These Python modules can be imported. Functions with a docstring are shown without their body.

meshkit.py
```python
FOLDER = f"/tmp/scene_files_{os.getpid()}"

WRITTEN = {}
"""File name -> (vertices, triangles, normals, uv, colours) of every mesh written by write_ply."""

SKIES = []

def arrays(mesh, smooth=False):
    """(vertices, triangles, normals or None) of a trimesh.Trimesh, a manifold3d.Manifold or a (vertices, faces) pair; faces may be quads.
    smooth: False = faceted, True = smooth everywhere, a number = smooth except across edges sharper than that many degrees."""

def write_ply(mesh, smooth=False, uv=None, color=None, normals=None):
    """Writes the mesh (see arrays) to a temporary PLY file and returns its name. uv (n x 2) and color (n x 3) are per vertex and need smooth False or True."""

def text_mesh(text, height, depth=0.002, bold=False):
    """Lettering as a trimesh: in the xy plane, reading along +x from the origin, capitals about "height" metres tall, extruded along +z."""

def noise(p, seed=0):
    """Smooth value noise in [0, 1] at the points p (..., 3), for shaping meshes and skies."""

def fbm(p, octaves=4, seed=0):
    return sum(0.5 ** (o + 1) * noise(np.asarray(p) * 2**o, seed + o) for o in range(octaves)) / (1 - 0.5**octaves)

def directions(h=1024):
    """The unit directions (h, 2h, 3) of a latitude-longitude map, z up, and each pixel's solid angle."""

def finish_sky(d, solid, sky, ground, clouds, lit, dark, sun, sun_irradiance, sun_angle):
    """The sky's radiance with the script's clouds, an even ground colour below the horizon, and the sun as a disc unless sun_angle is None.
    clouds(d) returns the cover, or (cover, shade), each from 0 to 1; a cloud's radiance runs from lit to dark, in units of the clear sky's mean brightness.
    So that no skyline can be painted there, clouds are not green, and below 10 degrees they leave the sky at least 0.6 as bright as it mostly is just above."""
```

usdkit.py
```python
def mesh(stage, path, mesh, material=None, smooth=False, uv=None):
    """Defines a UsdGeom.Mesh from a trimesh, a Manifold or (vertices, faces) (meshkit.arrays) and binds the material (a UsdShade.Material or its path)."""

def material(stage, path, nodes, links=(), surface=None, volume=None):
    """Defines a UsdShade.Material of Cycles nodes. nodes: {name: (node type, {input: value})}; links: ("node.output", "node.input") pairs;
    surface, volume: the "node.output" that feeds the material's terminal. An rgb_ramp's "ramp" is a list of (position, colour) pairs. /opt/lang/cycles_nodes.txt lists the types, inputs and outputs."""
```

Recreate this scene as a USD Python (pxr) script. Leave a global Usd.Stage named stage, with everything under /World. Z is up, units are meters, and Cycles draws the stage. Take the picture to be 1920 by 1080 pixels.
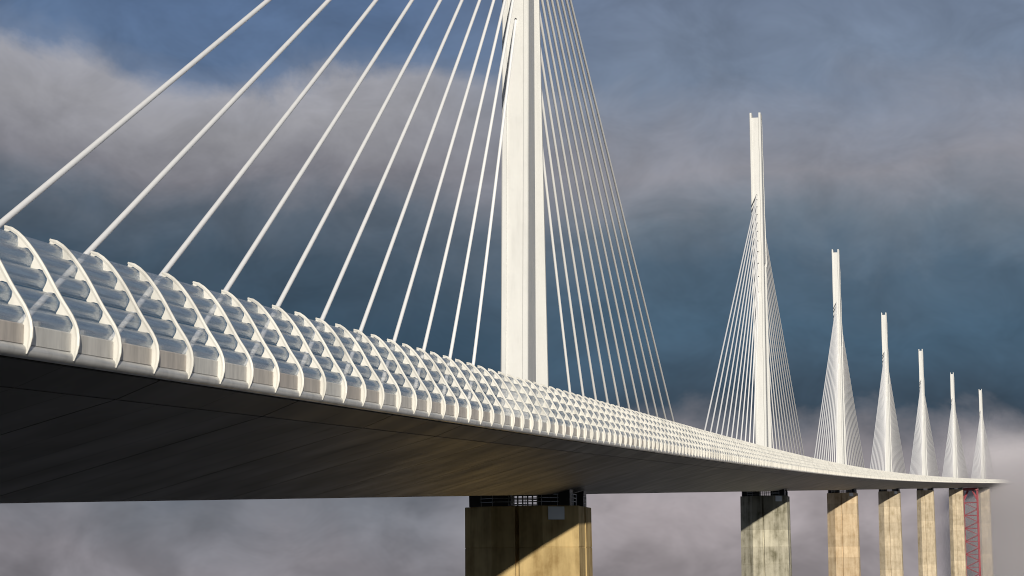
import math, random
import numpy as np, trimesh, usdkit
from pxr import Usd, UsdGeom, UsdLux, UsdShade, Gf, Sdf, Vt

stage = Usd.Stage.CreateInMemory()
UsdGeom.SetStageUpAxis(stage, UsdGeom.Tokens.z)
UsdGeom.SetStageMetersPerUnit(stage, 1.0)
UsdGeom.Xform.Define(stage, '/World')
UsdGeom.Scope.Define(stage, '/World/Looks')
rng = random.Random(7)

# ------------------------------------------------------------------ camera
F, YAW, PITCH, ROLL = 4.53494, -0.16285, 0.11538, 0.0129
CAM = (37.735, -238.376, -11.426)
R, GRADE = 20600.0, 0.03                      # plan radius and slope of the viaduct; s = 0 at the nearest mast, z = 0 its road level

cam = UsdGeom.Camera.Define(stage, '/World/camera')
fw = np.array([math.sin(YAW) * math.cos(PITCH), math.cos(YAW) * math.cos(PITCH), math.sin(PITCH)])
rt0 = np.array([math.cos(YAW), -math.sin(YAW), 0.0]); up0 = np.cross(rt0, fw)
rt = rt0 * math.cos(ROLL) - up0 * math.sin(ROLL); up = rt0 * math.sin(ROLL) + up0 * math.cos(ROLL)
cam.AddTransformOp().Set(Gf.Matrix4d(*rt, 0, *up, 0, *(-fw), 0, *CAM, 1))
cam.CreateHorizontalApertureAttr(36.0)
cam.CreateVerticalApertureAttr(20.25)
cam.CreateFocalLengthAttr(36.0 * F * 1000 / 1920)
cam.CreateClippingRangeAttr(Gf.Vec2f(0.5, 100000))
cam.CreateExposureAttr(0.0)

# ------------------------------------------------------------------ sun and sky
SUN = np.array([0.29, -1.0, 0.157]); SUN /= np.linalg.norm(SUN)
SUN_EL, SUN_ROT = math.asin(SUN[2]), math.atan2(SUN[0], SUN[1])
sun = UsdLux.DistantLight.Define(stage, '/World/sun')
zx = SUN; xx = np.cross([0, 0, 1.0], zx); xx /= np.linalg.norm(xx); yx = np.cross(zx, xx)
sun.AddTransformOp().Set(Gf.Matrix4d(*xx, 0, *yx, 0, *zx, 0, 0, 0, 0, 1))
sun.CreateIntensityAttr(1.04)
sun.CreateAngleAttr(0.5)
sun.CreateColorAttr(Gf.Vec3f(1.0, 0.94, 0.84))
UsdLux.LightAPI(sun.GetPrim()).CreateNormalizeAttr(True)

SKY = 0.1
def srgb(*c):
    return tuple(((x / 255 / 12.92) if x / 255 < 0.04045 else ((x / 255 + 0.055) / 1.055) ** 2.4) for x in c)
def skyc(*c):                                  # a cloud or air colour as it reads in the picture
    return tuple(x / SKY for x in srgb(*c))
dome = UsdLux.DomeLight.Define(stage, '/World/sky')

def lin(v, L):
    return [(p / 0.3, skyc(*c)) for p, c in L]
V = lambda y: max(0.0, (1067 - y) / 4544)
LEFT = lin(None, [(V(1067), (134, 131, 137)), (V(950), (120, 123, 131)), (V(740), (54, 74, 92)), (V(600), (58, 79, 97)), (V(490), (68, 85, 101)), (V(405), (90, 101, 114)),
                  (V(320), (128, 128, 136)), (V(235), (152, 152, 158)), (V(178), (158, 159, 167)), (V(132), (106, 123, 150)), (V(90), (92, 114, 146)), (V(0), (88, 110, 143)), (0.3, (92, 112, 142))])
RIGHT = lin(None, [(V(1067), (152, 145, 148)), (V(960), (166, 158, 161)), (V(850), (140, 136, 141)), (V(765), (60, 76, 91)), (V(640), (72, 96, 116)), (V(520), (80, 100, 118)), (V(430), (108, 120, 133)),
                   (V(330), (142, 143, 152)), (V(230), (131, 138, 153)), (V(130), (116, 130, 151)), (V(0), (110, 124, 147)), (0.3, (108, 121, 143))])
n = {
 'tc': ('texture_coordinate', {}),
 'sky': ('sky_texture', {'sky_type': 'single_scattering', 'sun_disc': False, 'sun_elevation': SUN_EL, 'sun_rotation': SUN_ROT, 'altitude': 300.0}),
 'bg': ('background_shader', {'strength': SKY}),
 'sep': ('separate_xyz', {}),
 'u': ('vector_math', {'math_type': 'dot_product', 'vector2': (math.cos(YAW), -math.sin(YAW), 0.0)}),
 'mp': ('mapping', {'scale': (11.0, 11.0, 15.0), 'location': (0.4, 2.2, 0.7)}),
 'warp': ('noise_texture', {'scale': 1.0, 'detail': 9.0, 'roughness': 0.6, 'distortion': 0.25}),
 'w0': ('math', {'math_type': 'subtract', 'value2': 0.5}),
 'w1': ('math', {'math_type': 'multiply_add', 'value2': 0.058}),
 'up': ('map_range', {'from_min': -0.25, 'from_max': 0.25, 'clamp': True}),
 'top': ('rgb_ramp', {'ramp': [(t, (h, h, h)) for t, h in ((0.0, 0.22), (0.077, 0.25), (0.13, 0.34), (0.19, 0.50), (0.275, 0.53), (0.341, 0.47), (0.40, 0.54), (0.473, 0.60), (0.6, 0.52), (0.75, 0.5), (1.0, 0.5))]}),
 't0': ('math', {'math_type': 'multiply_add', 'value2': 0.066, 'value3': -0.033}),
 't1': ('math', {'math_type': 'add'}),
 'pos': ('math', {'math_type': 'multiply', 'value2': 1 / 0.3}),
 'left': ('rgb_ramp', {'ramp': LEFT}),
 'right': ('rgb_ramp', {'ramp': RIGHT}),
 'side': ('map_range', {'range_type': 'smoothstep', 'from_min': -0.06, 'from_max': 0.06, 'clamp': True}),
 'lr': ('mix_color', {}),
 'mp2': ('mapping', {'scale': (26.0, 26.0, 40.0), 'location': (3.0, 1.0, 7.0)}),
 'fine': ('noise_texture', {'scale': 1.0, 'detail': 8.0, 'roughness': 0.6, 'distortion': 0.5}),
 'fr': ('map_range', {'from_min': 0.3, 'from_max': 0.7, 'to_min': 0.84, 'to_max': 1.16, 'clamp': True}),
 'fv': ('combine_xyz', {}),
 'mul': ('mix_color', {'blend_type': 'multiply', 'fac': 1.0, 'use_clamp': False}),
 'mp4': ('mapping', {'scale': (17.0, 17.0, 30.0), 'location': (5.2, 0.6, 1.0)}),
 'patch': ('noise_texture', {'scale': 1.0, 'detail': 4.0, 'roughness': 0.5, 'distortion': 0.5}),
 'pr': ('map_range', {'range_type': 'smoothstep', 'from_min': 0.36, 'from_max': 0.62, 'to_min': 0.8, 'to_max': 1.06, 'clamp': True}),
 'lowf': ('map_range', {'range_type': 'smoothstep', 'from_min': 0.012, 'from_max': 0.075, 'to_min': 1.0, 'to_max': 0.0, 'clamp': True}),
 'pv': ('combine_xyz', {}),
 'mulp': ('mix_color', {'blend_type': 'multiply', 'use_clamp': False}),
 'mp3': ('mapping', {'scale': (2.5, 2.5, 5.0), 'location': (11.0, 4.0, 2.0)}),
 'cl': ('noise_texture', {'scale': 1.0, 'detail': 6.0, 'roughness': 0.6}),
 'cm': ('map_range', {'range_type': 'smoothstep', 'from_min': 0.36, 'from_max': 0.58, 'to_min': 0.5, 'to_max': 1.0, 'clamp': True}),
 'upper': ('mix_color', {'b': skyc(120, 123, 134)}),
 'hi': ('map_range', {'range_type': 'smoothstep', 'from_min': 0.24, 'from_max': 0.42, 'clamp': True}),
 'out': ('mix_color', {}),
}
l = [('tc.generated', 'sky.vector'), ('tc.generated', 'sep.vector'), ('tc.generated', 'u.vector1'), ('tc.generated', 'mp.vector'), ('mp.vector', 'warp.vector'),
     ('warp.fac', 'w0.value1'), ('w0.value', 'w1.value1'), ('sep.z', 'w1.value3'), ('u.value', 'up.value'), ('up.result', 'top.fac'), ('top.color', 't0.value1'), ('t0.value', 't1.value1'), ('w1.value', 't1.value2'), ('t1.value', 'pos.value1'), ('pos.value', 'left.fac'), ('pos.value', 'right.fac'),
     ('u.value', 'side.value'), ('side.result', 'lr.fac'), ('left.color', 'lr.a'), ('right.color', 'lr.b'),
     ('tc.generated', 'mp2.vector'), ('mp2.vector', 'fine.vector'), ('fine.fac', 'fr.value'), ('fr.result', 'fv.x'), ('fr.result', 'fv.y'), ('fr.result', 'fv.z'),
     ('tc.generated', 'mp4.vector'), ('mp4.vector', 'patch.vector'), ('patch.fac', 'pr.value'), ('pr.result', 'pv.x'), ('pr.result', 'pv.y'), ('pr.result', 'pv.z'), ('sep.z', 'lowf.value'), ('lowf.result', 'mulp.fac'),
     ('lr.result', 'mulp.a'), ('pv.vector', 'mulp.b'), ('mulp.result', 'mul.a'), ('fv.vector', 'mul.b'),
     ('tc.generated', 'mp3.vector'), ('mp3.vector', 'cl.vector'), ('cl.fac', 'cm.value'), ('cm.result', 'upper.fac'), ('sky.color', 'upper.a'),
     ('sep.z', 'hi.value'), ('hi.result', 'out.fac'), ('mul.result', 'out.a'), ('upper.result', 'out.b'), ('out.result', 'bg.color')]
m = usdkit.material(stage, '/World/Looks/sky', n, l, surface='bg.background')
UsdShade.MaterialBindingAPI.Apply(dome.GetPrim()).Bind(m)
dome.GetPrim().SetCustomDataByKey('kind', 'structure')

# ------------------------------------------------------------------ helpers
def P(s, lat, z):
    """A point of the viaduct: s along it from the nearest mast, lat to the right of its axis, z above the road surface there."""
    s, lat, z = np.broadcast_arrays(np.asarray(s, float), lat, z)
    th = s / R
    return np.stack([R * (1 - np.cos(th)) + lat * np.cos(th), R * np.sin(th) - lat * np.sin(th), z + GRADE * s], -1)

_count = {}
def numbered(parent, name):
    k = _count.get((parent, name), 0)
    _count[(parent, name)] = k + 1
    return f'{parent}/{name}' + (f'_{k:03d}' if k else '')

def tag(prim, **kw):
    for k, v in kw.items():
        prim.SetCustomDataByKey(k, v)
    return prim

def obj(name, mesh, mat, parent=None, smooth=False, **kw):
    """One Mesh prim; the mesh is in world coordinates and is written relative to its thing's base."""
    base = str(parent.GetPath()) if parent is not None else '/World'
    at = np.zeros(3)
    if parent is not None:
        top = stage.GetPrimAtPath('/'.join(base.split('/')[:3]))
        at = ORIGIN.get(str(top.GetPath()), at)
    if isinstance(mesh, (list, tuple)) and len(mesh) and isinstance(mesh[0], trimesh.Trimesh):
        mesh = trimesh.util.concatenate(mesh)
    if isinstance(mesh, (list, tuple)):
        mesh = trimesh.Trimesh(np.asarray(mesh[0], float), tris(mesh[1]), process=False)
    mesh = mesh.copy(); mesh.apply_translation(-at)
    p = usdkit.mesh(stage, numbered(base, name), mesh, mat, smooth=smooth).GetPrim()
    return tag(p, **kw)

ORIGIN = {}
def thing_at(name, label, cat, at, group=None):
    x = UsdGeom.Xform.Define(stage, numbered('/World', name))
    x.AddTranslateOp().Set(Gf.Vec3d(*map(float, at)))
    ORIGIN[str(x.GetPath())] = np.asarray(at, float)
    tag(x.GetPrim(), label=label, category=cat)
    if group:
        tag(x.GetPrim(), group=group)
    return x.GetPrim()

def tris(f):
    f = np.asarray(f, int)
    return np.vstack([f[:, [0, 1, 2]], f[:, [0, 2, 3]]]) if f.shape[1] == 4 else f

def loft(rings, closed=True, caps=True):
    """rings (n, k, 3): a skin through n rings of k points."""
    rings = np.asarray(rings, float)
    n, k = rings.shape[:2]
    i, j = np.meshgrid(np.arange(n - 1), np.arange(k if closed else k - 1), indexing='ij')
    a, b = i * k + j, i * k + (j + 1) % k
    f = [tris(np.stack([a, b, b + k, a + k], -1).reshape(-1, 4))]
    v = rings.reshape(-1, 3)
    if caps and closed:
        for r, flip in ((0, True), (n - 1, False)):
            nrm = poly_tri(rings[r])
            f.append((nrm[:, ::-1] if flip else nrm) + r * k)
    m = trimesh.Trimesh(v, np.vstack(f), process=False)
    if closed and caps:
        if m.volume < 0:
            m.invert()
    return m

_tri_cache = {}
def poly_tri(ring):
    """Triangulates a planar ring (ear clipping through the plane that shows it largest)."""
    if len(ring) == 4:
        return np.array([[0, 1, 2], [0, 2, 3]])
    import mapbox_earcut
    c = ring - ring.mean(0)
    u, s_, vt = np.linalg.svd(c, full_matrices=False)
    q = c @ vt[:2].T
    t = mapbox_earcut.triangulate_float64(q, np.array([len(q)], np.uint32)).reshape(-1, 3).astype(int)
    e1, e2 = q[t[:, 1]] - q[t[:, 0]], q[t[:, 2]] - q[t[:, 0]]
    t = np.where((e1[:, 0] * e2[:, 1] - e1[:, 1] * e2[:, 0])[:, None] < 0, t[:, ::-1], t)
    nn = np.cross(vt[0], vt[1])
    area = np.zeros(3)
    for a in range(len(ring)):
        area += np.cross(ring[a], ring[(a + 1) % len(ring)])
    return t if nn @ area > 0 else t[:, ::-1]

def sweep(profile, S, caps=True):
    """A (lat, z) outline swept along the viaduct."""
    pr = np.asarray(profile, float)
    return loft(np.stack([P(s, pr[:, 0], pr[:, 1]) for s in S]), caps=caps)

def tube(pts, r, k=8):
    pts = np.asarray(pts, float)
    d = pts[-1] - pts[0]; d /= np.linalg.norm(d)
    a = np.cross(d, [0, 0, 1.0] if abs(d[2]) < 0.95 else [1.0, 0, 0]); a /= np.linalg.norm(a)
    b = np.cross(d, a)
    t = np.arange(k) * 2 * math.pi / k
    r = np.broadcast_to(r, len(pts))
    return loft([p + q * (np.cos(t)[:, None] * a + np.sin(t)[:, None] * b) for p, q in zip(pts, r)])

def block(s0, s1, l0, l1, z0, z1):
    """A box in viaduct coordinates."""
    ring = lambda s: P(s, np.array([l0, l1, l1, l0]), np.array([z0, z0, z1, z1]))
    return loft([ring(s0), ring(s1)])

# ------------------------------------------------------------------ materials
def mat(name, nodes, links, surface='p.BSDF', **kw):
    return usdkit.material(stage, '/World/Looks/' + name, nodes, links, surface=surface, **kw)

def painted(name, base, rough=0.45, dirt=0.12, spec=0.5):
    c = np.array(base)
    return mat(name, {
        'g': ('geometry', {}), 'm': ('mapping', {'scale': (1.3, 1.3, 0.12)}),
        'n': ('noise_texture', {'scale': 1.0, 'detail': 5.0, 'roughness': 0.6}),
        'r': ('rgb_ramp', {'ramp': [(0.3, tuple(c * (1 - dirt * 1.6))), (0.5, tuple(c * (1 - dirt * 0.4))), (0.7, tuple(c))]}),
        'n2': ('noise_texture', {'scale': 0.9, 'detail': 3.0}),
        'mr': ('map_range', {'from_min': 0.3, 'from_max': 0.7, 'to_min': rough * 0.75, 'to_max': rough * 1.3}),
        'p': ('principled_bsdf', {'specular_ior_level': spec})},
        [('g.position', 'm.vector'), ('m.vector', 'n.vector'), ('n.fac', 'r.fac'), ('r.color', 'p.base_color'), ('g.position', 'n2.vector'), ('n2.fac', 'mr.value'), ('mr.result', 'p.roughness')])

white = painted('white_steel', (0.645, 0.64, 0.61), dirt=0.06)
white_fine = painted('white_posts', (0.68, 0.66, 0.60), dirt=0.2)
cable_mat = painted('white_sheath', (0.92, 0.91, 0.89), rough=0.35, dirt=0.02)
cornice_mat = painted('pale_cornice', (0.62, 0.61, 0.58), rough=0.3, dirt=0.15)
fascia_mat = mat('fascia', {
    'g': ('geometry', {}), 'oi': ('object_info', {}),
    'rr': ('rgb_ramp', {'ramp': [(0.0, (0.66, 0.59, 0.52)), (0.35, (0.74, 0.68, 0.60)), (0.6, (0.80, 0.76, 0.69)), (1.0, (0.82, 0.80, 0.74))]}),
    'm': ('mapping', {'scale': (2.2, 2.2, 0.5)}), 'n': ('noise_texture', {'scale': 1.0, 'detail': 6.0, 'roughness': 0.65}),
    'nr': ('map_range', {'from_min': 0.32, 'from_max': 0.6, 'to_min': 0.72, 'to_max': 1.0, 'clamp': True}), 'nv': ('combine_xyz', {}),
    'mul': ('mix_color', {'blend_type': 'multiply', 'fac': 1.0}), 'p': ('principled_bsdf', {'roughness': 0.5})},
    [('oi.random', 'rr.fac'), ('g.position', 'm.vector'), ('m.vector', 'n.vector'), ('n.fac', 'nr.value'), ('nr.result', 'nv.x'), ('nr.result', 'nv.y'), ('nr.result', 'nv.z'),
     ('rr.color', 'mul.a'), ('nv.vector', 'mul.b'), ('mul.result', 'p.base_color')])
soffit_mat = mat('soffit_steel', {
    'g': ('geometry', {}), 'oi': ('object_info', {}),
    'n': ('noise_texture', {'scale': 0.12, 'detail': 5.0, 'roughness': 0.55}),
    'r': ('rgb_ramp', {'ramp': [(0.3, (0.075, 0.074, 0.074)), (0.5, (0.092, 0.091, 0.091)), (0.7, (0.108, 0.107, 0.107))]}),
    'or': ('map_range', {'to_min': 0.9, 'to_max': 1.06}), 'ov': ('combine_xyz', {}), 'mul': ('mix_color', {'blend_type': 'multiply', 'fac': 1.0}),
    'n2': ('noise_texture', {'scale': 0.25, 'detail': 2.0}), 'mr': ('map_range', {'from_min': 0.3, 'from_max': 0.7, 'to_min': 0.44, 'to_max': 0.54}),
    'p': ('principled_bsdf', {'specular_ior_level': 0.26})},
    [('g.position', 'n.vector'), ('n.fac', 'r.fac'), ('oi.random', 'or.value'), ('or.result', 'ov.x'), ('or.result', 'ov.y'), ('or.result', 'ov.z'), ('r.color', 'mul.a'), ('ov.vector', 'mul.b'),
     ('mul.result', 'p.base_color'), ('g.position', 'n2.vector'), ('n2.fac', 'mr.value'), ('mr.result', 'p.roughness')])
dark_steel = mat('dark_steel', {'p': ('principled_bsdf', {'base_color': (0.035, 0.035, 0.037), 'roughness': 0.5})}, [])
joint_mat = mat('shadow_joint', {'p': ('principled_bsdf', {'base_color': (0.05, 0.047, 0.044), 'roughness': 0.8})}, [])
asphalt = mat('asphalt', {'g': ('geometry', {}), 'n': ('noise_texture', {'scale': 3.0, 'detail': 8.0}), 'r': ('rgb_ramp', {'ramp': [(0.3, (0.035, 0.035, 0.036)), (0.7, (0.065, 0.064, 0.062))]}),
                          'p': ('principled_bsdf', {'roughness': 0.9})}, [('g.position', 'n.vector'), ('n.fac', 'r.fac'), ('r.color', 'p.base_color')])
galvanised = mat('galvanised', {'p': ('principled_bsdf', {'base_color': (0.55, 0.56, 0.57), 'metallic': 0.6, 'roughness': 0.45})}, [])
board_mat = mat('board_grey', {'g': ('geometry', {}), 'n': ('noise_texture', {'scale': 1.5, 'detail': 4.0}), 'r': ('rgb_ramp', {'ramp': [(0.3, (0.80, 0.84, 0.84)), (0.7, (0.88, 0.90, 0.90))]}),
                               'p': ('principled_bsdf', {'roughness': 0.5})}, [('g.position', 'n.vector'), ('n.fac', 'r.fac'), ('r.color', 'p.base_color')])
red_mat = painted('red_steel', (0.36, 0.07, 0.085), rough=0.5, dirt=0.3)

def concrete(name, light, dark):
    light, dark = np.array(light), np.array(dark)
    return mat(name, {
        'g': ('geometry', {}), 'm': ('mapping', {'scale': (0.9, 0.9, 0.09)}),
        'streak': ('noise_texture', {'scale': 1.0, 'detail': 6.0, 'roughness': 0.62}),
        'blot': ('noise_texture', {'scale': 0.33, 'detail': 5.0, 'roughness': 0.6}),
        'mx': ('mix_float', {'fac': 0.5}),
        'r': ('rgb_ramp', {'ramp': [(0.36, tuple(dark)), (0.46, tuple(light * 0.6 + dark * 0.4)), (0.54, tuple(light)), (0.64, tuple(np.minimum(light * 1.18, 0.75)))]}),
        'grain': ('noise_texture', {'scale': 6.0, 'detail': 5.0}), 'b': ('bump', {'strength': 0.35, 'distance': 0.04}),
        'tc': ('texture_coordinate', {}), 'sp': ('separate_xyz', {}), 'l0': ('math', {'math_type': 'multiply', 'value2': 0.25}), 'l1': ('math', {'math_type': 'floor'}), 'wn': ('white_noise_texture', {'dimensions': '1D'}),
        'lt': ('map_range', {'to_min': 0.84, 'to_max': 1.08}), 'lv': ('combine_xyz', {}), 'lm': ('mix_color', {'blend_type': 'multiply', 'fac': 1.0}),
        'p': ('principled_bsdf', {'roughness': 0.85, 'specular_ior_level': 0.25})},
        [('g.position', 'm.vector'), ('m.vector', 'streak.vector'), ('g.position', 'blot.vector'), ('streak.fac', 'mx.a'), ('blot.fac', 'mx.b'), ('mx.result', 'r.fac'),
         ('tc.object', 'sp.vector'), ('sp.z', 'l0.value1'), ('l0.value', 'l1.value1'), ('l1.value', 'wn.w'), ('wn.value', 'lt.value'), ('lt.result', 'lv.x'), ('lt.result', 'lv.y'), ('lt.result', 'lv.z'), ('r.color', 'lm.a'), ('lv.vector', 'lm.b'), ('lm.result', 'p.base_color'),
         ('g.position', 'grain.vector'), ('grain.fac', 'b.height'), ('b.normal', 'p.normal')])
con_gold = concrete('concrete_gold', (0.52, 0.38, 0.175), (0.27, 0.175, 0.065))
con_grey = concrete('concrete_grey', (0.48, 0.445, 0.34), (0.17, 0.155, 0.10))
con_warm = concrete('concrete_warm', (0.65, 0.50, 0.32), (0.46, 0.33, 0.19))
con_pale = concrete('concrete_pale', (0.58, 0.48, 0.335), (0.40, 0.32, 0.205))

pane = mat('acrylic', {
    'g': ('geometry', {}), 'm': ('mapping', {'scale': (0.5, 0.5, 9.0)}), 'n': ('noise_texture', {'scale': 1.0, 'detail': 4.0}),
    'nr': ('map_range', {'from_min': 0.3, 'from_max': 0.7, 'to_min': 0.03, 'to_max': 0.30, 'clamp': True}),
    't': ('transparent_bsdf', {'color': (0.985, 0.99, 0.995)}),
    'gl': ('glossy_bsdf', {'color': (0.95, 0.95, 0.95), 'roughness': 0.2}), 'ff': ('math', {'math_type': 'multiply', 'value2': 0.45}),
    'd': ('translucent_bsdf', {'color': (0.62, 0.76, 0.88)}), 'd2': ('diffuse_bsdf', {'color': (0.60, 0.74, 0.86)}), 'dd': ('mix_closure', {'fac': 0.6}),
    'a': ('mix_closure', {}), 'f': ('fresnel', {'IOR': 1.5}), 'o': ('mix_closure', {})},
    [('g.position', 'm.vector'), ('m.vector', 'n.vector'), ('n.fac', 'nr.value'), ('nr.result', 'a.fac'), ('t.BSDF', 'a.closure1'), ('d.BSDF', 'dd.closure1'), ('d2.BSDF', 'dd.closure2'), ('dd.closure', 'a.closure2'),
     ('f.fac', 'ff.value1'), ('ff.value', 'o.fac'), ('a.closure', 'o.closure1'), ('gl.BSDF', 'o.closure2')], surface='o.closure')

ground_mat = mat('ground', {
    'g': ('geometry', {}), 'n': ('noise_texture', {'scale': 0.02, 'detail': 8.0, 'roughness': 0.65}),
    'r': ('rgb_ramp', {'ramp': [(0.35, (0.02, 0.024, 0.012)), (0.5, (0.038, 0.042, 0.02)), (0.65, (0.07, 0.062, 0.036))]}),
    'p': ('principled_bsdf', {'roughness': 0.95, 'specular_ior_level': 0.1})}, [('g.position', 'n.vector'), ('n.fac', 'r.fac'), ('r.color', 'p.base_color')])

# ------------------------------------------------------------------ ground
import meshkit
def ground_z(x, y):
    ys = [-20000, -3000, -420, -239, -205, -120, -60, 0, 150, 342, 684, 1026, 1368, 1710, 2052, 2400, 4000, 8000, 20000]
    zs = [20, 10, -10, -13.5, -15, -42, -68, -104, -190, -242, -215, -150, -120, -110, -110, -110, -125, -150, -260]
    z = np.interp(y + 0.08 * x, ys, zs) - np.maximum(np.abs(x) - 1500, 0) * 0.01
    z = z + (meshkit.fbm(np.stack([x / 260, y / 260, 0 * x], -1), 4, 3) - 0.5) * np.clip((np.hypot(x - 38, y + 239) - 20) / 400, 0, 1) * 36
    knoll = np.exp(-((x - 130) / 26) ** 2 / 2 - (np.maximum(np.abs(y - 2330) - 60, 0) / 45) ** 2 / 2)
    return z + knoll * (61 - z) * 0.985
def axis(c, fine, n, far):
    t = np.geomspace(1, far / fine, n) * fine
    return np.concatenate([c - t[::-1], [c], c + t])
gx = np.unique(np.concatenate([axis(60.0, 8.0, 46, 18000), np.arange(0, 260, 12.0)]))
gy = np.unique(np.concatenate([axis(-200.0, 6.0, 56, 20000), np.arange(2080, 2560, 14.0)]))
X, Y = np.meshgrid(gx, gy, indexing='xy')
Z = ground_z(X, Y)
nx = len(gx)
i, j = np.meshgrid(np.arange(len(gy) - 1), np.arange(nx - 1), indexing='ij')
q = np.stack([i * nx + j, i * nx + j + 1, (i + 1) * nx + j + 1, (i + 1) * nx + j], -1).reshape(-1, 4)
obj('ground', (np.stack([X, Y, Z], -1).reshape(-1, 3), q), ground_mat, smooth=True, kind='structure')

# ------------------------------------------------------------------ deck
S_ALL = np.concatenate([np.arange(-204, 400, 8.0), np.arange(400, 2257, 16.0), [2256.0]])
deck = thing_at('bridge_deck', 'long slender steel road deck sweeping away over the piers into the fog', 'bridge deck', P(-204.0, 0, -4.2))
RIM = (15.42, -0.74)                                   # where the soffit meets the cornice
FOLD = (14.1, -1.26)
BOT = (3.3, -4.2)
body = [(-15.3, -0.1), (-15.38, -0.70), (-14.1, -1.22), (-3.3, -4.16), (3.3, -4.16), (14.1, -1.22), (15.38, -0.70), (15.3, -0.1)]
obj('girder', sweep(body, S_ALL), joint_mat, deck)
obj('road_surface', sweep([(-13.6, -0.096), (13.6, -0.096), (13.6, 0.0), (-13.6, 0.0)], S_ALL), asphalt, deck)
for side in (1, -1):
    obj('edge_line', sweep([(side * 12.3 - 0.11, 0.004), (side * 12.3 + 0.11, 0.004), (side * 12.3 + 0.11, 0.006), (side * 12.3 - 0.11, 0.006)], S_ALL), white, deck)
def plates(name, outline, s0, s1, pitch, gap, gap_every, many):
    """Soffit plates with open joints between them; wide joints where the deck was welded on site."""
    out, k, s = [], 0, s0
    while s < s1 - 0.5:
        e = min(s + pitch, s1)
        g1 = gap * (4 if k % gap_every == gap_every - 1 else 1)
        mesh = sweep(outline, [s, (s + e) / 2, e - g1])
        if many:
            out.append(mesh)
        else:
            obj(name, mesh, soffit_mat, deck)
        s, k = e, k + 1
    if out:
        obj(name, out, soffit_mat, deck, kind='stuff')
def strip(a, b, t=0.04):
    a, b = np.array(a), np.array(b)
    nrm = np.array([(b - a)[1], -(b - a)[0]]); nrm /= np.linalg.norm(nrm)
    if nrm[1] > 0:
        nrm = -nrm
    return [tuple(a - nrm * t), tuple(a), tuple(b), tuple(b - nrm * t)]
d = (np.array(FOLD) - np.array(BOT)); d /= np.linalg.norm(d)
e = (np.array(RIM) - np.array(FOLD)); e /= np.linalg.norm(e)
INNER = strip(tuple(np.array(BOT) + d * 0.02), tuple(np.array(FOLD) - d * 0.03))
OUTER = strip(tuple(np.array(FOLD) + e * 0.03), RIM)
MID = strip((-3.26, -4.2), (3.26, -4.2))
MIRROR = lambda o: [(-a, b) for a, b in o]
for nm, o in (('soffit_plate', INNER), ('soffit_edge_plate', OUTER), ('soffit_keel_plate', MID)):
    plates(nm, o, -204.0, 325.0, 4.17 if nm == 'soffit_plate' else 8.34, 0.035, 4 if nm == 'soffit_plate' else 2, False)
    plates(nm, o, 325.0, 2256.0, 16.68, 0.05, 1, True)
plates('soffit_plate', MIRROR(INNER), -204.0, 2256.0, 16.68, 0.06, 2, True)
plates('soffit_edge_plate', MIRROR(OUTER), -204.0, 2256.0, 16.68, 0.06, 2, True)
t = np.linspace(0, 2 * math.pi, 15)[:-1]
S_FINE = np.concatenate([np.arange(-204, 900, 8.0), np.arange(900, 2257, 16.0), [2256.0]])
for side in (1, -1):
    obj('cornice', sweep([(side * (15.52 + 0.19 * math.cos(a)), -0.52 + 0.18 * math.sin(a)) for a in t], S_FINE), cornice_mat, deck, smooth=50)

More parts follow.
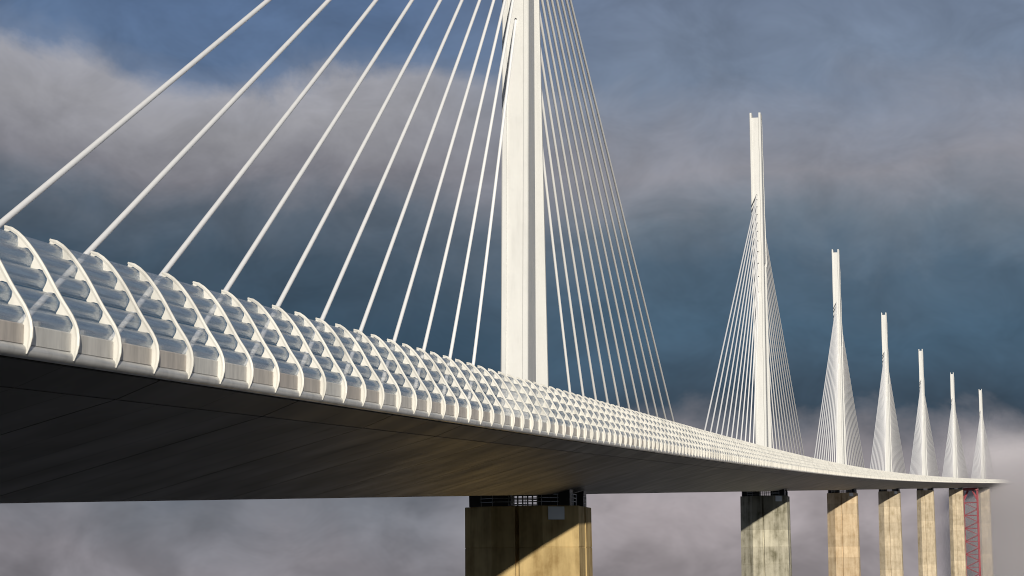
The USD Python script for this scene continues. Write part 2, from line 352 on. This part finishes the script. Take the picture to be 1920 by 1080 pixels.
# ------------------------------------------------------------------ windscreens
SP, S0 = 3.4494, -182.476
arc = np.array([(15.70, -0.60), (15.80, -0.25), (15.80, 0.15), (15.66, 0.52), (15.39, 0.95), (14.92, 1.78), (14.43, 2.50), (14.07, 2.85), (13.80, 2.97)])
from scipy.interpolate import CubicSpline
_L = np.concatenate([[0], np.cumsum(np.linalg.norm(np.diff(arc, axis=0), axis=1))])
_cs = CubicSpline(_L, arc)
TOTAL = _L[-1]
def on_arc(u):
    p, dd = _cs(u), _cs(u, 1)
    dd = dd / np.linalg.norm(dd, axis=-1, keepdims=True)
    inward = np.stack([-dd[..., 1], dd[..., 0]], -1)
    return p, inward
NOTCH = [TOTAL - 0.33 - 0.715 * k for k in range(5)]
def web_depth(u):
    """How far the web reaches in from the outer flange: scallops where the panels sit, teeth between them."""
    dep = np.full(np.shape(u), 0.30)
    for c in NOTCH:
        x = np.abs(u - c)
        dep = np.where(x < 0.285, np.minimum(dep, 0.31 - 0.285 * np.sqrt(np.maximum(1 - (x / 0.285) ** 2, 0))), dep)
    dep = np.where(u > TOTAL - 0.04, 0.10, dep)
    return np.where(u < 0.45, np.interp(u, [0, 0.15, 0.45], [0.04, 0.12, 0.26]), dep)
def post(k, side, coarse=False):
    s = S0 + SP * k
    n = 12 if coarse else 22
    u = np.linspace(0, TOTAL, n)
    p, inw = on_arc(u)
    half_w, half_t = 0.052, 0.055
    rings = []
    for a in range(n):
        o, nn = p[a], inw[a]
        sh = 0.35 + 0.65 * min(1, a / 1.5, (n - 1 - a) / 1.0 + 0.4)
        q = [(-half_w, 0), (-half_w * 0.6, -half_t), (half_w * 0.6, -half_t), (half_w, 0), (half_w * 0.6, half_t), (-half_w * 0.6, half_t)]
        rings.append(np.stack([P(s + ds * sh, side * (o[0] + nn[0] * dn * sh), o[1] + nn[1] * dn * sh) for ds, dn in q]))
    flange = loft(rings)
    u = np.linspace(0.05, TOTAL - 0.02, 24 if coarse else 56)
    p, inw = on_arc(u)
    dep = web_depth(u)
    q = p + inw * dep[:, None]
    ring = lambda ds: np.stack([P(s + ds, side * p[:, 0], p[:, 1]), P(s + ds, side * q[:, 0], q[:, 1])], 1)
    A, B = ring(-0.022), ring(0.022)
    web = loft(np.stack([np.stack([A[a, 0], A[a, 1], B[a, 1], B[a, 0]]) for a in range(len(u))]))
    return trimesh.util.concatenate([flange, web])
def panel(k, row, side, coarse=False):
    s0, s1 = S0 + SP * k + 0.03, S0 + SP * (k + 1) - 0.03
    c, inw = on_arc(np.array(NOTCH[row]))
    tang = np.array([inw[1], -inw[0]])
    ang = np.radians(np.linspace(-84, 84, 5 if coarse else 13))
    o = c + inw * 0.36
    outl = [o + tang * math.sin(a) * rt_ - inw * math.cos(a) * rn for rt_, rn, aa in ((0.303, 0.29, ang), (0.290, 0.277, ang[::-1])) for a in aa]
    outl = np.array(outl)
    return sweep(outl * [side, 1], [s0, s1])
def fascia(k, side):
    s0, s1 = S0 + SP * k + 0.05, S0 + SP * (k + 1) - 0.05
    o = [(15.60, -0.36), (15.64, -0.36), (15.65, 0.10), (15.61, 0.14), (15.40, 0.14), (15.40, 0.11), (15.60, 0.10)]
    return sweep(np.array(o) * [side, 1], [s0, s1])
def bracket(k, side):
    s = S0 + SP * (k + 0.32)
    return block(s, s + 0.14, side * 15.40, side * 15.60, 0.145, 0.27)
N_POST = int((2256 - S0) / SP)
near = thing_at('windscreen', 'near side windscreen of curved white ribs and clear panels along the deck edge', 'windscreen', P(S0, 15.7, -0.6))
far_screen = thing_at('windscreen', 'far side windscreen glimpsed through the clear panels of the near one', 'windscreen', P(S0, -15.7, -0.6))
for k in range(-6, 294):
    obj('post', post(k, 1, k > 60), white_fine, near)
obj('post', [post(k, 1, True) for k in range(294, N_POST)], white_fine, near, kind='stuff')
for k in range(-6, 54):
    for row in range(5):
        obj('clear_panel', panel(k, row, 1), pane, near)
obj('clear_panel', [panel(k, row, 1, True) for k in range(54, N_POST - 1) for row in range(5)], pane, near, kind='stuff')
for k in range(-6, 160):
    obj('fascia_panel', fascia(k, 1), fascia_mat, near)
obj('fascia_panel', [fascia(k, 1) for k in range(160, N_POST - 1)], fascia_mat, near, kind='stuff')
for k in range(-6, 80):
    obj('bracket', bracket(k, 1), white_fine, near)
for k in range(-6, 70):
    obj('post', post(k, -1, True), white_fine, far_screen)
obj('post', [post(k, -1, True) for k in range(70, N_POST, 1)], white_fine, far_screen, kind='stuff')
obj('clear_panel', [panel(k, row, -1, True) for k in range(-6, 300) for row in range(5)], pane, far_screen, kind='stuff')
obj('fascia_panel', [fascia(k, -1) for k in range(-6, N_POST - 1)], fascia_mat, far_screen, kind='stuff')

# ------------------------------------------------------------------ masts and stays
ANCHOR_Z = [67.0, 65.9, 64.2, 62.4, 60.4, 58.5, 56.3, 53.9, 51.3, 48.6, 45.8]
X0, DS = 35.56, 12.51
def A_out(z):
    return np.interp(z, [0, 50, 87], [8.7, 3.9, 2.2])
def mast_parts(s0):
    Q = lambda a, lat, z: P(s0, 0, 0) + (np.stack(np.broadcast_arrays(np.asarray(a, float), lat, z), -1) @ FRAME(s0))
    def leg(sign, z0, z1):
        rings = []
        for z in np.linspace(z0, z1, 8):
            ao = A_out(z)
            ai = np.interp(z, [0, 50], [3.4, 0.5])
            w = 1.34
            if sign < 0:      # the leg towards the viewer: straight sides, its outer face with a recess between two ribs
                o = [(-ai, -w), (-ao + 0.1, -w), (-ao, -w + 0.1), (-ao, -0.84), (-ao + 0.22, -0.84), (-ao + 0.22, 0.84), (-ao, 0.84), (-ao, w - 0.1), (-ao + 0.1, w), (-ai, w)]
            else:             # the other leg narrows away from its inner face
                o = [(ai, 1.62), (ai + 0.5, 1.62), (ao - 0.1, 0.95), (ao, 0.84), (ao - 0.22, 0.84), (ao - 0.22, -0.84), (ao, -0.84), (ao - 0.1, -0.95), (ai + 0.5, -1.62), (ai, -1.62)]
            o = np.array(o)
            rings.append(Q(o[:, 0], o[:, 1], z))
        return loft(rings)
    def head():
        rings = []
        for z in (50.0, 56.0, 62.0, 70.0, 78.0, 85.8):
            ao = A_out(z); w = 1.34; wf = np.interp(z, [50, 62, 87], [1.60, 1.45, 1.36])
            o = [(-ao + 0.1, -w), (-ao, -w + 0.1), (-ao, -0.84), (-ao + 0.22, -0.84), (-ao + 0.22, 0.84), (-ao, 0.84), (-ao, w - 0.1), (-ao + 0.1, w),
                 (ao - 0.6, w), (ao - 0.6, wf), (ao, wf), (ao, 0.84), (ao - 0.22, 0.84), (ao - 0.22, -0.84), (ao, -0.84), (ao, -wf), (ao - 0.6, -wf), (ao - 0.6, -w)]
            o = np.array(o)
            rings.append(Q(o[:, 0], o[:, 1], z))
        out = [loft(rings)]
        for sg in (-1, 1):
            rr = []
            for z in (85.8, 87.0):
                ao = A_out(z)
                o = np.array([(-ao + 0.1, 1.34), (-ao, 1.24), (-ao, 0.84), (ao, 0.84), (ao, 1.30), (ao - 0.1, 1.38)]) * [1, sg]
                rr.append(Q(o[:, 0], o[:, 1], z))
            out.append(loft(rr))
        return trimesh.util.concatenate(out)
    return Q, leg, head
def FRAME(s0):
    th = s0 / R
    return np.array([[math.sin(th), math.cos(th), 0], [math.cos(th), -math.sin(th), 0], [0, 0, 1.0]])
LABELS = ['nearest and largest white mast with thick stay cables, its top out of the picture',
          'second white mast along the deck, tall, its separate lit cables fanned to the left',
          'third white mast along the deck, first whose cables blur into a pale veil',
          'fourth white mast along the deck, between the third mast and the last three small ones',
          'fifth white mast along the deck, third from its foggy far end',
          'second from last white mast, standing left of the red lattice tower',
          'smallest and farthest white mast, at the foggy right end of the deck']
for k in range(7):
    s0 = 342.0 * k
    mast = thing_at('bridge_mast', LABELS[k], 'bridge mast', P(s0, 0, 0), 'white masts along the viaduct')
    Q, leg, head = mast_parts(s0)
    obj('front_leg', leg(-1, 0.0, 50.3), white, mast)
    obj('rear_leg', leg(1, 0.0, 50.3), white, mast)
    obj('mast_head', head(), white, mast)
    for sg in (-1, 1):
        for q in range(11):
            zt = ANCHOR_Z[10 - q]
            sd = X0 + DS * q
            top = Q(np.array(sg * 2.3), 0, zt)
            foot = P(s0 + sg * sd, 0, 0.1)
            ax = (top - foot) / np.linalg.norm(top - foot)
            obj('stay_cable', tube([foot, top], (0.15, 0.15, 0.19, 0.21, 0.21, 0.21, 0.21)[k], 10 if k < 2 else 6), cable_mat, mast, smooth=True)
            face = A_out(zt) - 0.22
            dist = (2.3 - face) / (abs(ax @ np.array([math.sin(s0 / R), math.cos(s0 / R), 0])) + 1e-9)
            c = top + ax * dist
            obj('anchor_collar', tube([c - ax * 0.4, c + ax * 0.2], 0.17, 8), dark_steel, mast)

# ------------------------------------------------------------------ piers
PL = ['nearest and widest concrete pier, golden below the slanting deck shadow, pale board near its top',
      'second concrete pier, greyer than the others, with mottled shuttering marks and a dark slot',
      'third concrete pier, brightest peach coloured, under the third mast',
      'fourth concrete pier from the viewer, pale tan with a dark shadow triangle at its top',
      'fifth concrete pier from the viewer, slim and pale yellow',
      'sixth concrete pier, slim and pale, directly left of the red lattice tower',
      'farthest concrete pier, a faint ghost in the fog right of the red tower']
PM = [con_gold, con_grey, con_warm, con_pale, con_pale, con_pale, con_pale]
BASE = [-110, -255, -270, -220, -190, -185, -180]
def column(s0, sign, half, zs):
    rings = []
    for z, ins in zs:
        g = (zs[0][0] - z) * 0.012
        w, fwid = half + g * 0.55 - ins, 2.5 + g * 0.3 - ins * 0.5
        a_f, a_c, a_i = 7.6 + g - ins, 4.7 + g, 0.5
        o = [(a_i, w), (a_c, w), (a_f, fwid), (a_f, 0.2), (a_f - 0.5, 0.2), (a_f - 0.5, -0.2), (a_f, -0.2), (a_f, -fwid), (a_c, -w), (a_i, -w)]
        o = np.array(o) * [sign, 1]
        rings.append(P(s0, 0, 0) + np.stack([o[:, 0], o[:, 1], np.full(len(o), z)], -1) @ FRAME(s0))
    return loft(rings)
PIER_HALF = [5.6, 5.5, 5.5, 5.4, 5.3, 5.3, 5.3]
for k in range(7):
    s0 = 342.0 * k
    gz = GRADE * s0
    top = -5.45
    bottom = top - 4.0 * round((top - BASE[k] + gz) / 4.0)
    pier = thing_at('bridge_pier', PL[k], 'bridge pier', P(s0, 0, bottom), 'concrete piers under the viaduct')
    zs, z = [(top, 0.06), (top - 0.06, 0.0)], top
    while z > max(bottom, top - 90) + 4.2:
        z -= 4.0
        zs += [(z + 0.05, 0.0), (z + 0.03, 0.05), (z - 0.03, 0.05), (z - 0.05, 0.0)]
    zs.append((max(bottom, top - 90), 0.0))
    for sign in (-1, 1):
        obj('column', column(s0, sign, PIER_HALF[k], zs), PM[k], pier)
    if bottom < top - 90:
        ring = lambda z, gg: P(s0, 0, 0) + np.array([(-8.7 - gg, -2.8), (-5.8 - gg, -6.0 - gg / 2), (5.8 + gg, -6.0 - gg / 2), (8.7 + gg, -2.8), (8.7 + gg, 2.8), (5.8 + gg, 6.0 + gg / 2), (-5.8 - gg, 6.0 + gg / 2), (-8.7 - gg, 2.8)]) @ FRAME(s0)[:2] + [0, 0, z]
        obj('shaft', loft([ring(top - 90.0, 0), ring(bottom, (top - 90 - bottom) * 0.03)]), PM[k], pier)
    Qp = lambda a0, a1, l0, l1, z0, z1: loft([P(s0, 0, 0) + np.stack([np.full(4, a), np.array([l0, l1, l1, l0]), np.array([z0, z0, z1, z1])], -1) @ FRAME(s0) for a in (a0, a1)])
    soff = lambda lat: -4.2 + max(0, abs(lat) - 3.3) * (4.2 - 1.26) / 10.8
    for sign in (-1, 1):
        for lat in (-4.0, 4.0):
            lo, hi = lat - 0.95, lat + 0.95
            zt = lambda y: soff(y) - 0.01
            rr = [P(s0, 0, 0) + np.stack([np.full(4, a), np.array([lo, hi, hi, lo]), np.array([top, top, zt(hi), zt(lo)])], -1) @ FRAME(s0) for a in (sign * 5.0 - 1.0, sign * 5.0 + 1.0)]
            obj('bearing', loft(rr), dark_steel, pier)
    # railing round the pier head
    for sign in (-1, 1):
        rails = []
        o = np.array([(2.6, 5.1), (4.7, 5.1), (7.4, 2.4), (7.4, -2.4), (4.7, -5.1), (2.6, -5.1)]) * [sign, 1]
        pts = [P(s0, 0, 0) + np.array([a, b, top]) @ FRAME(s0) for a, b in o]
        for h in (0.4, 0.75, 1.1):
            rails += [tube([pts[a] + [0, 0, h], pts[a + 1] + [0, 0, h]], 0.035, 5) for a in range(5)]
        for a in range(5):
            m_ = max(1, int(np.linalg.norm(pts[a + 1] - pts[a]) / 1.3))
            rails += [tube([pts[a] + (pts[a + 1] - pts[a]) * b / m_, pts[a] + (pts[a + 1] - pts[a]) * b / m_ + [0, 0, 1.1]], 0.035, 5) for b in range(m_)]
        obj('railing', rails, galvanised, pier)
    if k < 4:
        # the pale board hung on the right chamfer of the head
        w, a_c, a_f, fwid = PIER_HALF[k], 4.7, 7.6, 2.5
        p0, p1 = np.array([-a_f, fwid]), np.array([-a_c, w])
        dv = (p1 - p0) / np.linalg.norm(p1 - p0); nv = np.array([-dv[1], dv[0]]); nv = nv if nv[0] < 0 else -nv
        c0, c1 = p0 + dv * 0.6, p0 + dv * 2.5
        q = [c0 + nv * 0.05, c1 + nv * 0.05, c1 + nv * 0.11, c0 + nv * 0.11]
        obj('board', loft([P(s0, 0, 0) + np.stack([np.array(q)[:, 0], np.array(q)[:, 1], np.full(4, z)], -1) @ FRAME(s0) for z in (top - 1.35, top - 0.1)]), board_mat, pier)
    for l0, l1 in ((-3.04, -0.8), (1.75, 3.04)):
        obj('jacking_beam', Qp(-6.3, -3.9, l0, l1, top, soff(3.0) - 0.02), dark_steel, pier)
    # jack frame in the gap between the bearings
    fr = [Qp(-6.6, -6.4, y, y + 0.12, top, soff(abs(y)) - 0.02) for y in np.linspace(-0.6, 1.8, 6)] + [Qp(-6.62, -6.42, -0.6, 1.92, top + h, top + h + 0.1) for h in (0.1, 0.55, 0.95)]
    obj('jack_frame', fr, galvanised, pier)

# ------------------------------------------------------------------ red lattice tower between the last two spans
ts = 1881.0
tower = thing_at('lattice_tower', 'tall red steel lattice tower propping the deck between the last two piers', 'lattice tower', P(ts, 0, -170.0))
T = lambda a, lat, z: P(ts, 0, 0) + np.array([a, lat, z]) @ FRAME(ts)
H = 5.9
for a in (-H, H):
    for b in (-H, H):
        obj('leg', tube([T(a, b, -170.0), T(a, b, -6.6)], 0.5, 8), red_mat, tower)
br = []
for z0 in np.arange(-17.0, -168, -11.0):
    for (a0, b0), (a1, b1) in (((-H, -H), (-H, H)), ((H, -H), (H, H)), ((-H, -H), (H, -H)), ((-H, H), (H, H))):
        br += [tube([T(a0, b0, z0), T(a1, b1, z0 - 5.5)], 0.2, 5), tube([T(a0, b0, z0 - 11.0), T(a1, b1, z0 - 5.5)], 0.2, 5), tube([T(a0, b0, z0), T(a1, b1, z0)], 0.24, 5)]
obj('bracing', br, red_mat, tower)
tb = lambda a0, a1, b0, b1, z0, z1: loft([np.stack([T(a, b0, z0), T(a, b1, z0), T(a, b1, z1), T(a, b0, z1)]) for a in (a0, a1)])
obj('head_beam', [tb(-H - 0.8, -H + 0.8, -H - 0.8, H + 0.8, -6.6, -4.6), tb(H - 0.8, H + 0.8, -H - 0.8, H + 0.8, -6.6, -4.6), tb(-H + 0.8, H - 0.8, -H - 0.8, -H + 0.8, -6.6, -4.6), tb(-H + 0.8, H - 0.8, H - 0.8, H + 0.8, -6.6, -4.6)], red_mat, tower)
kn = []
for a in (-H, H):
    for b in (-1, 1):
        kn.append(tube([T(a, b * H, -15.0), T(a, b * 2.0, -6.7)], 0.5, 6))
obj('knee_brace', kn, red_mat, tower)

# ------------------------------------------------------------------ fog bank at the far end
fog = mat('fog', {
    'g': ('geometry', {}), 's': ('separate_xyz', {}),
    'n': ('noise_texture', {'scale': 0.012, 'detail': 4.0, 'roughness': 0.6}), 'n0': ('math', {'math_type': 'subtract', 'value2': 0.5}),
    'yy': ('math', {'math_type': 'multiply_add', 'value2': 120.0}), 'zz': ('math', {'math_type': 'multiply_add', 'value2': 110.0}), 'xx': ('math', {'math_type': 'multiply_add', 'value2': 70.0}),
    'fy': ('map_range', {'range_type': 'smoothstep', 'from_min': 1870.0, 'from_max': 2280.0, 'clamp': True}),
    'fz': ('map_range', {'range_type': 'smoothstep', 'from_min': 15.0, 'from_max': 125.0, 'to_min': 1.0, 'to_max': 0.0, 'clamp': True}),
    'fx': ('map_range', {'range_type': 'smoothstep', 'from_min': 60.0, 'from_max': 125.0, 'clamp': True}),
    'a': ('math', {'math_type': 'multiply'}), 'b': ('math', {'math_type': 'multiply'}), 'c': ('math', {'math_type': 'multiply', 'value2': 0.03}),
    'v': ('principled_volume', {'color': (0.985, 0.93, 0.965), 'anisotropy': -0.21})},
    [('g.position', 's.vector'), ('g.position', 'n.vector'), ('n.fac', 'n0.value1'), ('n0.value', 'yy.value1'), ('s.y', 'yy.value3'), ('n0.value', 'zz.value1'), ('s.z', 'zz.value3'),
     ('yy.value', 'fy.value'), ('zz.value', 'fz.value'), ('n0.value', 'xx.value1'), ('s.x', 'xx.value3'), ('xx.value', 'fx.value'), ('fy.result', 'a.value1'), ('fz.result', 'a.value2'), ('a.value', 'b.value1'), ('fx.result', 'b.value2'),
     ('b.value', 'c.value1'), ('c.value', 'v.density')], surface=None, volume='v.volume')
fb = trimesh.creation.box([560, 820, 390]); fb.apply_translation([290, 2150, -25])
obj('fog_bank', fb, fog, kind='stuff', label='pale fog bank swallowing the far end of the deck', category='fog')

valley_fog = mat('valley_fog', {'v': ('principled_volume', {'color': (0.99, 0.97, 0.99), 'density': 0.03, 'anisotropy': -0.1})}, [], surface=None, volume='v.volume')
vf = trimesh.creation.icosphere(4)
vv = vf.vertices.copy()
flat = np.sign(vv) * np.abs(vv) ** 0.55
flat[:, 2] += (meshkit.fbm(vv * 4.0 + 9.0, 3, 5) - 0.5) * 0.12
vf.vertices = flat * [1500.0, 2450.0, 150.0] + [-150.0, 2580.0, -218.0]
obj('valley_fog', vf, valley_fog, kind='stuff', label='sea of pale fog filling the valley below the deck', category='fog')
